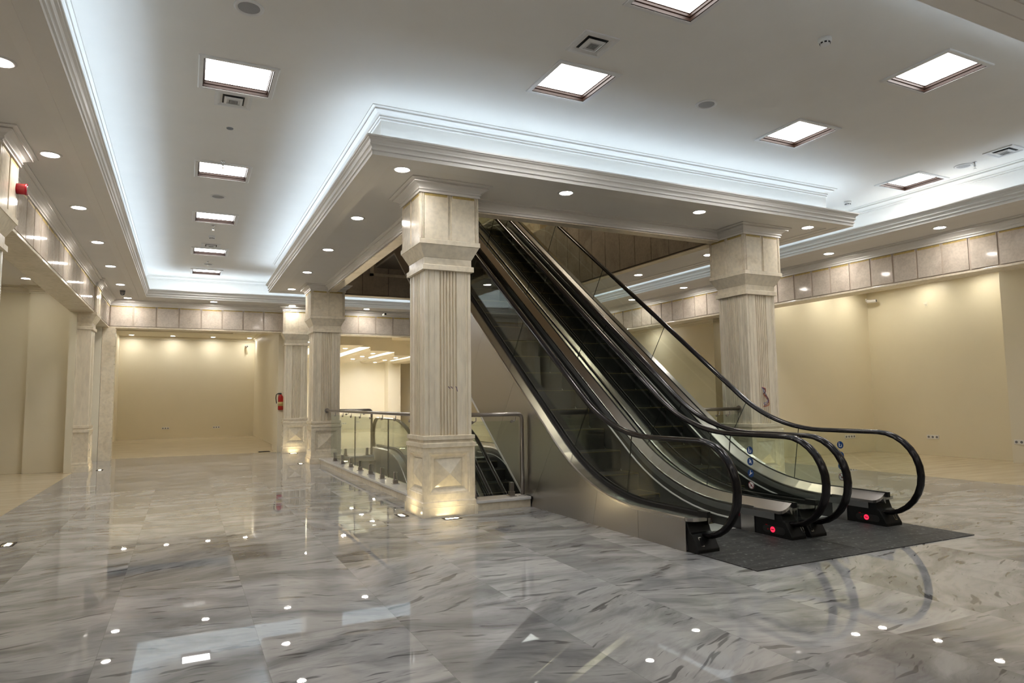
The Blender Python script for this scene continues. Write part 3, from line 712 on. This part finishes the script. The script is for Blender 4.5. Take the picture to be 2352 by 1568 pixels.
# corner pier with notched edge
b=MB().box(-1.68,-1.44,17.10,17.5,0,ZB)
pier=struct(b.build('wall_pier',M['stone']))
q=MB()
for i in range(7): q.box(-1.52,-1.425,17.092,17.2,.10+i*.40,.10+i*.40+.385)
q.build('quoins',M['stone'],pier)
# left shop
b=MB(); b.box(-8,-2.60,14.86,15.0,0,4.0).box(-2.60,-1.93,14.74,15.0,0,4.0).box(-1.93,-1.82,14.40,15.0,0,ZB); struct(b.build('wall_left',M['cream']),'cream end wall of the left shop','wall')
b=MB(); b.box(-8.1,-8,-4,15,0,4.0).box(-8,-1.8,6.7,6.85,0,4.0).box(-8,-1.93,-4.1,-4,0,4); struct(b.build('wall_far_left',M['cream']))
b=MB(); b.box(-2.1,-2.0,15.0,17.5,0,4).box(-1.95,-1.88,15.2,15.32,0,ZB); b.box(-1.82,-1.685,17.06,17.5,0,ZB); struct(b.build('wall_niche',M['creamlt']))
b=MB(); b.box(-8,-1.9,13.55,15,3.40,3.46).box(-8,-1.9,-4,13.55,3.95,4.0).box(-3.0,-1.9,6.8,13.55,3.40,3.46); struct(b.build('ceiling_left',M['paint']))
struct(MB().sweep([(-8,14.86),(-2.6,14.86),(-2.6,14.74),(-1.93,14.74)],crown(3.27,.13,.13),False,1,True).build('trim_12',M['creamlt']))
struct(MB().sweep([(-8,13.55),(-3.0,13.55),(-3.0,6.9)],[(o*1.4,3.40+(z-ZS)*1.3) for o,z in lip],False,-1,True).build('trim_13',M['creamlt']))
MB().box(-8,-3.2,13.75,13.77,3.50,3.52).build('cove_led',M['led'],ceil)
# right shops
b=MB(); b.box(10.3,13.6,9.68,9.86,0,3.9); struct(b.build('wall_right_back',M['cream']),'cream dividing wall between the right shops','wall')
b=MB(); b.prism([(13.42,9.68),(13.30,6.78),(13.6,6.78),(13.7,9.68)],'z',0,3.9); struct(b.build('wall_right',M['cream']),'cream side wall of the right shop','wall')
b=MB(); b.box(12.98,13.6,4.5,6.78,0,3.9).box(13.6,13.7,-4,4.5,0,3.9); struct(b.build('wall_right_pier',M['creamlt']))
b=MB(); b.box(10.2,14.2,-4,9.7,3.45,3.5).box(10.2,16,9.86,23,3.45,3.5); struct(b.build('ceiling_right',M['creamlt']))
b=MB(); b.box(13.5,13.65,14.55,23,0,3.5).box(10.3,16,22.5,22.65,0,3.5).box(15.2,15.3,9.8,14.6,0,3.5).box(13.66,15.3,14.60,14.68,0,3.5); struct(b.build('wall_right_far',M['cream']))
struct(MB().sweep([(13.5,22.5),(13.5,14.55),(15.2,14.55)],crown(3.32,.13,.13),False,1,True).build('trim_14',M['creamlt']))
# large rear shop with saw-tooth coves
b=MB(); b.box(2.6,8.15,30,30.2,0,4).box(8.15,8.72,29.4,30.2,0,4).box(8.72,16,30.6,30.8,0,4).box(15.9,16,17.5,31,0,4).box(2.45,2.6,27,31,0,4); struct(b.build('wall_rear',M['creamlt']))
b=MB(); b.box(2.6,16,17.5,31,3.45,3.55); struct(b.build('ceiling_rear',M['creamlt']))
for k in range(5):
    y=18.1+2*k; a=2.75+1.40*k; e=a+.66
    o=MB().box(a,e,y,29.4,2.90,2.96).box(a+.30,e,y,29.4,2.96,3.45).build('ceiling_strip',M['creamlt']); struct(o)
    MB().sweep([(a,29.4),(a,y)],[(0,2.90),(.02,2.92),(.04,2.94),(.07,2.96),(.08,3.0),(.05,3.01),(0,2.96)],False,1,True).build('strip_moulding',M['creamlt'],o)
    MB().box(a+.10,a+.13,y+.05,29.3,2.965,2.98).build('cove_led',M['led_shop'],o)
    MB().box(e-1.42,e+.02,y-.06,y,3.02,3.5).box(a-.05,e+.02,y-.06,y,2.90,3.02).build('bulkhead',M['creamlt'],o)
# wall behind the viewer
b=MB(); b.box(-8,16,-4.1,-4,0,4.2); struct(b.build('wall_front',M['cream']))

# ------------------------------------------------------------------ ceiling fittings
def make_downlight(lampmat,label):
    r=thing('recessed_downlight',label,'downlight')
    MB().lathe([(.072,-.002),(.074,-.008),(.092,-.007),(.098,-.001),(.098,.004),(.072,.004)],seg=32).build('bezel',M['white'],r)
    MB().lathe([(.074,-.003),(.074,.002)],seg=32).build('lens',lampmat,r)
    return r
def ordinal(i): return ['first','second','third','fourth','fifth','sixth','seventh','eighth'][i]
d0=make_downlight(M['lamp'],'x'); first=[True]
def dl(x,y,z,label,group,src=None):
    if src is None and first[0]:
        first[0]=False; d0.location=(x,y,z); d0['label']=label; d0['group']=group; return d0
    return dup(src or d0,(x,y,z),0,label,group)
for i,y in enumerate((5.46,7.36,9.25,11.15,13.02,14.95,16.8)):
    dl(-1.2,y,ZS,f'lit round downlight in the left soffit, {ordinal(i)} counting from the near end','downlights in the left soffit')
for i,x in enumerate((.53,2.27,4.08)):
    dl(x,16.76,ZS,f'lit round downlight in the soffit over the back beam, {ordinal(i)} from the left','downlights in the back soffit')
for i,y in enumerate((3.85,5.69,7.51,9.32,11.12,12.97,14.8)):
    dl(9.53,y,ZS,f'lit round downlight in the right soffit, {ordinal(i)} counting from the near end','downlights in the right soffit')
for i,y in enumerate((8.41,10.37,12.34,14.32)):
    dl(1.92,y,ZS,f'lit downlight on the left side of the escalator soffit, {ordinal(i)} behind the corner lamp','downlights in the escalator soffit')
for i,x in enumerate((1.92,3.85,5.81,7.76)):
    dl(x,6.43,ZS,f'lit downlight along the front edge of the escalator soffit, {ordinal(i)} from the left','downlights in the escalator soffit')
for i,y in enumerate((8.37,10.28,12.3)):
    dl(7.72,y,ZS,f'lit downlight on the right side of the escalator soffit, {ordinal(i)} behind the corner lamp','downlights in the escalator soffit')
for j,y in enumerate((1.3,-.9)):  # unseen lamps added behind the view to lift the floor and ceiling
    for i,x in enumerate((-1.2,.7,2.6,4.5,6.4,8.3)):
        dl(x,y,ZS,f'downlight in the near soffit over the viewer, row {("one","two")[j]}, {ordinal(i)} from the left','downlights in the near soffit')
ds=make_downlight(M['lamp_shop'],'wall washer in the left rear shop, first from the left'); ds.location=(-1.73,26.48,3.62); ds['group']='wall washers in the left rear shop'
for i,x in enumerate((-.456,.847,2.08)): dl(x,26.48,3.62,f'wall washer in the left rear shop, {ordinal(i+1)} from the left','wall washers in the left rear shop',ds)
dr=make_downlight(M['lamp_side'],'shop downlight over the dividing wall, far from the corner'); dr.location=(10.75,9.25,3.45); dr['group']='shop downlights'
for i,(x,y,z,l) in enumerate(((11.9,9.25,3.45,'shop downlight hidden above the dividing wall of the right shop'),(12.7,9.25,3.45,'shop downlight near the inner corner of the right shop'),(12.95,8.3,3.45,'shop downlight over the side wall of the right shop'),(12.9,7.2,3.45,'shop downlight beside the grey pier of the right shop'),(14.6,13.9,3.45,'small lit downlight beyond the cream wall, beside the wired column'),(12.9,17,3.45,'downlight over the farther right shop wall'),(12.9,20,3.45,'downlight deep in the farther right shop'),(-2.52,13.9,3.40,'lit downlight inside the left shop above the stepped cream wall'),(-5.2,13.9,3.40,'downlight deep inside the left shop'))):
    dl(x,y,z,l,'shop downlights',ds if y>16 else dr)  # the pair in the farther right shop is unseen, added to brighten its wall
for x,y,z,l in ((-.9,21.5,4.0,'ceiling downlight in the left rear shop, behind the beam at the left'),(.6,21.5,4.0,'ceiling downlight in the left rear shop, behind the beam in the middle'),(-.9,19.3,4.0,'ceiling downlight just inside the left rear shop, left one'),(.6,19.3,4.0,'ceiling downlight just inside the left rear shop, right one')): dl(x,y,z,l,'downlights in the left rear shop',ds)  # unseen fill lamps added to lift the lower rear shop wall and floor
for x,y,z,l in ((11.6,6.3,3.45,'downlight in the middle of the right shop, near one'),(11.6,3.2,3.45,'downlight in the right shop close to the viewer'),(-4.2,10.5,3.95,'downlight in the middle of the left shop'),(-4.2,8.0,3.95,'downlight in the left shop close to the viewer')): dl(x,y,z,l,'shop downlights',dr)  # more unseen fill, added for the lower walls of the side shops
d2=make_downlight(M['lamp_rear'],'rear shop downlight deep in the room, by the far wall'); d2.location=(6.0,27.5,3.45); d2['group']='downlights in the large rear shop'
for k in range(4):
    a=2.75+1.40*k
    for j in range(3): dl(a+.36,19.3+2*k+1.6*j,2.90,f'rear shop downlight, {ordinal(k)} ceiling strip from the left, {ordinal(j)} lamp from the front','downlights in the large rear shop',d2 if j or k else None or d2)

def make_panel(label):
    r=thing('square_light_panel',label,'ceiling light',group='square light panels in the tray ceiling')
    a=PH
    MB().sweep(R4(-a,a,-a,a),[(-.001,.01),(-.001,-.010),(-.006,-.014),(.028,-.014),(.034,-.009),(.034,.0),(.0,.0)],True,1,True).build('outer_trim',M['white'],r)
    MB().sweep(R4(-a+.002,a-.002,-a+.002,a-.002),[(0,-.008),(0,.06),(-.024,.06),(-.024,.046),(-.018,.040),(-.018,.022),(-.010,.016),(-.010,-.008)],True,1,True).build('wooden_frame',M['bronze'],r)
    MB().box(-a+.02,a-.02,-a+.02,a-.02,.047,.053).build('diffuser',M['panel'],r)
    return r
plabels=['glowing square panel on the left, largest, above the small square air diffuser','glowing square panel, second of the left row, with a sprinkler head in front','glowing square panel, third of the left row','glowing square panel, fourth of the left row','glowing square panel, farthest of the left row','glowing square panel beside the square air diffuser, left of centre','glowing square panel near the smoke detector, top right','glowing square panel above the right half of the escalator soffit','glowing square panel at the right, next to the sprinkler and the cove','glowing square panel cut off by the top picture edge']
p0=None
for (x,y),l in zip(panels,plabels):
    if p0 is None: p0=make_panel(l); p0.location=(x,y,ZC)
    else: dup(p0,(x,y,ZC),0,l)
def make_speaker(label):
    r=thing('ceiling_speaker',label,'speaker',group='round ceiling speakers')
    MB().lathe([(.078,-.004),(.086,-.010),(.106,-.006),(.108,.003),(.078,.003)],seg=32).build('ring',M['white'],r)
    MB().lathe([(.08,-.004),(.08,.002)],seg=32).build('grille',M['grey'],r)
    return r
s0=make_speaker('round grey ceiling speaker nearest the top left'); s0.location=(.348,5.08,ZC)
for x,y,l in ((.341,10.11,'round grey ceiling speaker between the second and third left panels'),(4.608,4.94,'round grey ceiling speaker in the middle of the right ceiling'),(.354,15.18,'round grey ceiling speaker before the farthest left panel'),(8.912,4.97,'round grey ceiling speaker beside the sprinkler at the right')): dup(s0,(x,y,ZC),0,l)
def make_diffuser(label):
    r=thing('air_diffuser',label,'air vent',group='square air diffusers')
    a=.165
    MB().sweep(R4(-a,a,-a,a),[(0,.002),(0,-.012),(-.03,-.014),(-.045,-.003),(-.06,.0),(-.06,.002)],True,1,True).build('frame',M['white'],r)
    MB().box(-.097,.097,-.097,.097,-.004,.001).build('duct_opening',M['darkslot'],r)
    MB().sq([(.082,-.012),(.060,-.020),(.060,-.024),(.080,-.016)]).build('plate',M['white'],r)
    pf=MB()
    for i in range(7):
        for j in range(7): pf.box(-.038+i*.0115,-.038+i*.0115+.007,-.038+j*.0115,-.038+j*.0115+.007,-.0250,-.0240)
    pf.build('perforations',M['darkslot'],r)
    return r
v0=make_diffuser('square white air diffuser in the ceiling beside the centre panel'); v0.location=(2.945,4.45,ZC)
for x,y,l in ((.341,6.76,'square white air diffuser just behind the nearest left panel'),(8.838,4.445,'square white air diffuser at the right picture edge'),(.354,13.36,'square white air diffuser before the fourth left panel')): dup(v0,(x,y,ZC),0,l)
def make_smoke(label):
    r=thing('smoke_detector',label,'smoke detector',group='smoke detectors')
    MB().lathe([(.052,0),(.052,-.028),(.048,-.034),(.040,-.036),(.036,-.052),(.030,-.056),(.0,-.057)],seg=24).build('body',M['white'],r)
    b=MB()
    for k in range(8):
        a=2*PI*k/8; c,s=math.cos(a),math.sin(a)
        b.add([(c*.039-s*.009,s*.039+c*.009,-.0365),(c*.039+s*.009,s*.039-c*.009,-.0365),(c*.0375+s*.009,s*.0375-c*.009,-.048),(c*.0375-s*.009,s*.0375+c*.009,-.048),(c*.042-s*.009,s*.042+c*.009,-.0365),(c*.042+s*.009,s*.042-c*.009,-.0365),(c*.0405+s*.009,s*.0405-c*.009,-.048),(c*.0405-s*.009,s*.0405+c*.009,-.048)],[(0,1,2,3),(4,5,6,7),(0,1,5,4),(2,3,7,6),(1,2,6,5),(0,3,7,4)])
    b.build('slots',M['darkslot'],r); return r
k0=make_smoke('white smoke detector on the open ceiling near the top right panel'); k0.location=(4.643,3.585,ZC)
for x,y,l in ((8.928,6.66,'white smoke detector beside the right corner of the escalator soffit'),(.344,12.6,'white smoke detector between the third and fourth left panels')): dup(k0,(x,y,ZC),0,l)
def make_sprinkler(label):
    r=thing('sprinkler_head',label,'sprinkler',group='ceiling sprinklers')
    MB().lathe([(.026,0),(.024,-.008),(.012,-.012),(.010,-.04),(.014,-.045),(.014,-.055),(.006,-.06)],seg=16).build('body',M['chrome'],r)
    MB().box(-.012,-.009,-.002,.002,-.085,-.05).box(.009,.012,-.002,.002,-.085,-.05).build('frame_arms',M['chrome'],r)
    MB().lathe([(.017,-.084),(.017,-.088)],seg=16).build('deflector',M['chrome'],r); return r
q0=make_sprinkler('small sprinkler head against the second left panel'); q0.location=(.334,8.58,ZC)
for x,y,l in ((8.905,4.83,'small sprinkler head beside the right speaker'),(.339,11.84,'small sprinkler head behind the third left panel'),(.338,14.9,'small sprinkler head before the farthest left panel')): dup(q0,(x,y,ZC),0,l)
tag(MB().lathe([(.035,0),(.033,-.006),(0,-.008)],seg=20).build('blanking_disc',M['grey'],loc=(.351,7.5,ZC)),'small grey cap on the ceiling between the first two left panels','cap')
# cameras
r=thing('dome_camera','small grey dome camera under the left soffit near the back corner','security camera',(-1.22,15.75,ZS))
MB().lathe([(.05,0),(.05,-.02),(.045,-.03)],seg=20).build('mount',M['grey'],r); MB().lathe([(.045,-.03),(.047,-.05),(.035,-.085),(.015,-.10),(0,-.103)],seg=20).build('dome',M['grey'],r); MB().lathe([(.014,0),(.014,.008)],.025,-.03,-.082,12,'y').build('lens',M['darkslot'],r)
def bullet(label,loc,rz):
    r=thing('bullet_camera',label,'security camera',loc,rz,'bullet cameras')
    MB().lathe([(.035,0),(.035,.015),(.012,.02)],0,.1,0,16,'y').build('mount',M['white'],r) 
    MB().tube([(0,.11,0),(0,.04,-.005),(0,.0,-.03)],.011,8).build('bracket',M['white'],r)
    MB().lathe([(.032,.09),(.034,.0),(.034,-.09),(.030,-.1),(.030,-.094)],0,0,-.03,18,'y').build('housing',M['white'],r)
    MB().lathe([(.026,-.090),(.026,-.096)],0,0,-.03,16,'y').build('lens',M['darkslot'],r); return r
bullet('black lensed bullet camera under the back soffit, between the two left columns',(4.50,16.6,3.44),0)
bullet('white bullet camera in the corner of the right shop',(13.25,9.45,3.25),.2)
bullet('bullet camera at the top right of the left rear shop wall',(2.02,26.85,3.36),.2)
bullet('bullet camera on the wall of the large rear shop',(8.95,30.4,2.42),.2)
# red siren
r=thing('alarm_siren','red round alarm siren high on the pilaster at the left picture edge','alarm',(-1.449,7.40,3.20))
MB().lathe([(.050,0),(.050,.060),(.053,.063),(.053,.082)],0,0,0,24,'x').build('body',M['red'],r)
MB().lathe([(.038,.082),(.038,.086)],0,0,0,20,'x').build('sounder_grille',M['chrome'],r)
# fire extinguisher
r=thing('fire_extinguisher','red fire extinguisher hung on the wall left of the back pilaster','fire extinguisher',(2.125,17.48,1.03))
MB().lathe([(.055,0),(.062,.01),(.062,.30),(.055,.34),(.03,.37),(.02,.385)],seg=20).build('cylinder',M['ext_red'],r)
MB().lathe([(.0625,.10),(.0625,.20)],seg=20).build('label_band',M['tape'],r)
MB().lathe([(.02,.38),(.022,.41),(.012,.42)],seg=14).box(-.06,.01,-.012,.012,.40,.42).build('valve',M['darkslot'],r)
MB().tube(round_path([(-.02,0,.40),(-.10,0,.40),(-.115,0,.30),(-.095,0,.16)],.04),.011,8).build('hose',M['rubber'],r)
MB().box(-.02,.05,.05,.08,.25,.3).build('wall_bracket',M['black'],r)
# wall sockets
def socket(label,loc,rz,n=3):
    r=thing('wall_socket',label,'socket',loc,rz,'wall sockets')
    MB().box(-.04*n,.04*n,-.012,.0,-.04,.04).build('plate',M['white'],r,bevel=.003)
    for i in range(n):
        MB().lathe([(.022,-.0122),(.022,-.0135)],-.04*n+.04+.08*i,0,0,14,'y').build('outlet',M['grey'],r)
    return r
socket('white triple socket low on the back shop wall, left one',(-.61,27,.36),0)
socket('white triple socket low on the back shop wall, right one',(1.05,27,.35),0)
socket('white socket strip on the dividing wall seen through the escalator hoop',(12.62,9.68,.34),0,4)
socket('white triple socket low on the side wall of the right shop',(13.365,8.39,.36),-PI/2)
socket('white socket at the right picture edge on the grey pier',(12.98,6.66,.36),-PI/2,2)
socket('white socket strip on the large rear shop wall, behind the glass railing',(6.9,30,.32),0,3)
b=MB().tube([(0,0,0),(-.03,-.01,-.03),(-.05,0,.0)],.004,6).tube([(0,0,0),(-.03,.02,-.02),(-.04,.03,.02)],.004,6).box(-.004,0,-.03,.03,-.05,.04)
tag(b.build('wall_wire_stub',M['creamlt'],loc=(13.35,8.34,3.02)),'small pale wire stub high on the right shop wall','wire')
# loose wires on the right column and the near column
r=thing('loose_wires','tangle of coloured loose wires hanging from the right column','wires',(7.07,6.735,1.33))
random.seed(4)
for i,(nm,cc) in enumerate((('purple',(.16,.02,.12)),('orange',(.5,.22,.04)),('blue',(.04,.10,.28)),('brown',(.14,.05,.03)),('red',(.4,.03,.06)))):
    z=0; pts=[(0,.0,0.0)]
    a=random.uniform(0,6)
    for k in range(1,13):
        t=k/12; pts.append((.012+.05*t+.050*math.sin(a+k*.85)*(.3+t),-.012-.02*abs(math.sin(k*.7+i)),-.27*t+.022*math.cos(a+k*.9)))
    MB().tube(round_path(pts,.006,2),.0036,6).build('wire',wire(nm+'_wire',cc),r)
r=thing('wire_ends','short dark wire ends poking out of the near column shaft','wires',(2.55,6.733,1.35))
for i,(x,l) in enumerate(((-.03,.02),(.0,.02),(.055,.05))): MB().tube([(x,0,0),(x+.005,-.015,-.005),(x+.012,-.02,-l)],.004,6).build('wire',wire(f'stub_wire',(.10,.05,.12)),r)
# floor uplights at the column feet
def make_uplight(label):
    r=thing('floor_uplight',label,'uplight',group='recessed floor uplights')
    MB().sweep(R4(-.075,.075,-.036,.036),[(.018,0),(.018,.004),(0,.004),(0,0)],True,1,True).build('frame',M['bronze'],r)
    MB().box(-.066,.066,-.018,.018,.0005,.0025).build('lens',M['uplamp'],r); return r
f0=make_uplight('glowing floor uplight at the foot of the large front column, right one'); f0.location=(2.49,6.56,0)
for x,y,rz,l in ((2.09,7.0,PI/2,'glowing floor uplight at the foot of the large front column, left one'),(2.09,13.9,PI/2,'glowing floor uplight left of the far column of the railing'),(2.36,16.83,0,'glowing floor uplight in front of the back pilaster'),(-1.40,14.72,PI/2,'glowing floor uplight beside the slim left pilaster'),(-1.36,7.3,PI/2,'floor uplight at the left picture edge'),(7.12,6.56,0,'floor uplight in front of the wired column')): dup(f0,(x,y,0),rz,l)
r=thing('floor_grille','small dark floor grille in front of the fire extinguisher','floor grille',(1.80,17.85,0))
MB().box(-.14,.14,-.11,.11,0,.006).build('frame',M['bronze'],r)
gb=MB()
for i in range(9): gb.box(-.12,.12,-.095+i*.022,-.085+i*.022,.006,.010)
gb.build('bars',M['darkslot'],r)

# ------------------------------------------------------------------ camera and render look
F,YAW,PIT,ROLL=1536.47,.453913,.0872491,-.0132480
cy,sy=math.cos(YAW),math.sin(YAW)
fwd=Vector((sy*math.cos(PIT),cy*math.cos(PIT),math.sin(PIT))); rt=Vector((cy,-sy,0)); upv=rt.cross(fwd)
r2=rt*math.cos(ROLL)+upv*math.sin(ROLL); u2=-rt*math.sin(ROLL)+upv*math.cos(ROLL)
cam=bpy.data.cameras.new('camera'); co=bpy.data.objects.new('camera',cam); C.objects.link(co)
cam.sensor_fit='HORIZONTAL'; cam.sensor_width=36; cam.lens=F/2352*36; cam.clip_start=.05; cam.clip_end=200
m=Matrix((r2,u2,-fwd)).transposed().to_4x4(); m.translation=(0,0,1.2); co.matrix_world=m
sc.camera=co
w=bpy.data.worlds.new('world'); w.use_nodes=True; w.node_tree.nodes['Background'].inputs[0].default_value=(.02,.02,.02,1); w.node_tree.nodes['Background'].inputs[1].default_value=.3; sc.world=w
v=sc.view_settings; v.view_transform='Standard'; v.look='None'; v.gamma=1; v.exposure=0.13; v.use_curve_mapping=False
cyc=sc.cycles
cyc.use_denoising=True; cyc.max_bounces=8; cyc.diffuse_bounces=5; cyc.glossy_bounces=4; cyc.transmission_bounces=2; cyc.transparent_max_bounces=20; cyc.adaptive_threshold=.02
cyc.sample_clamp_indirect=6; cyc.caustics_reflective=False; cyc.caustics_refractive=False
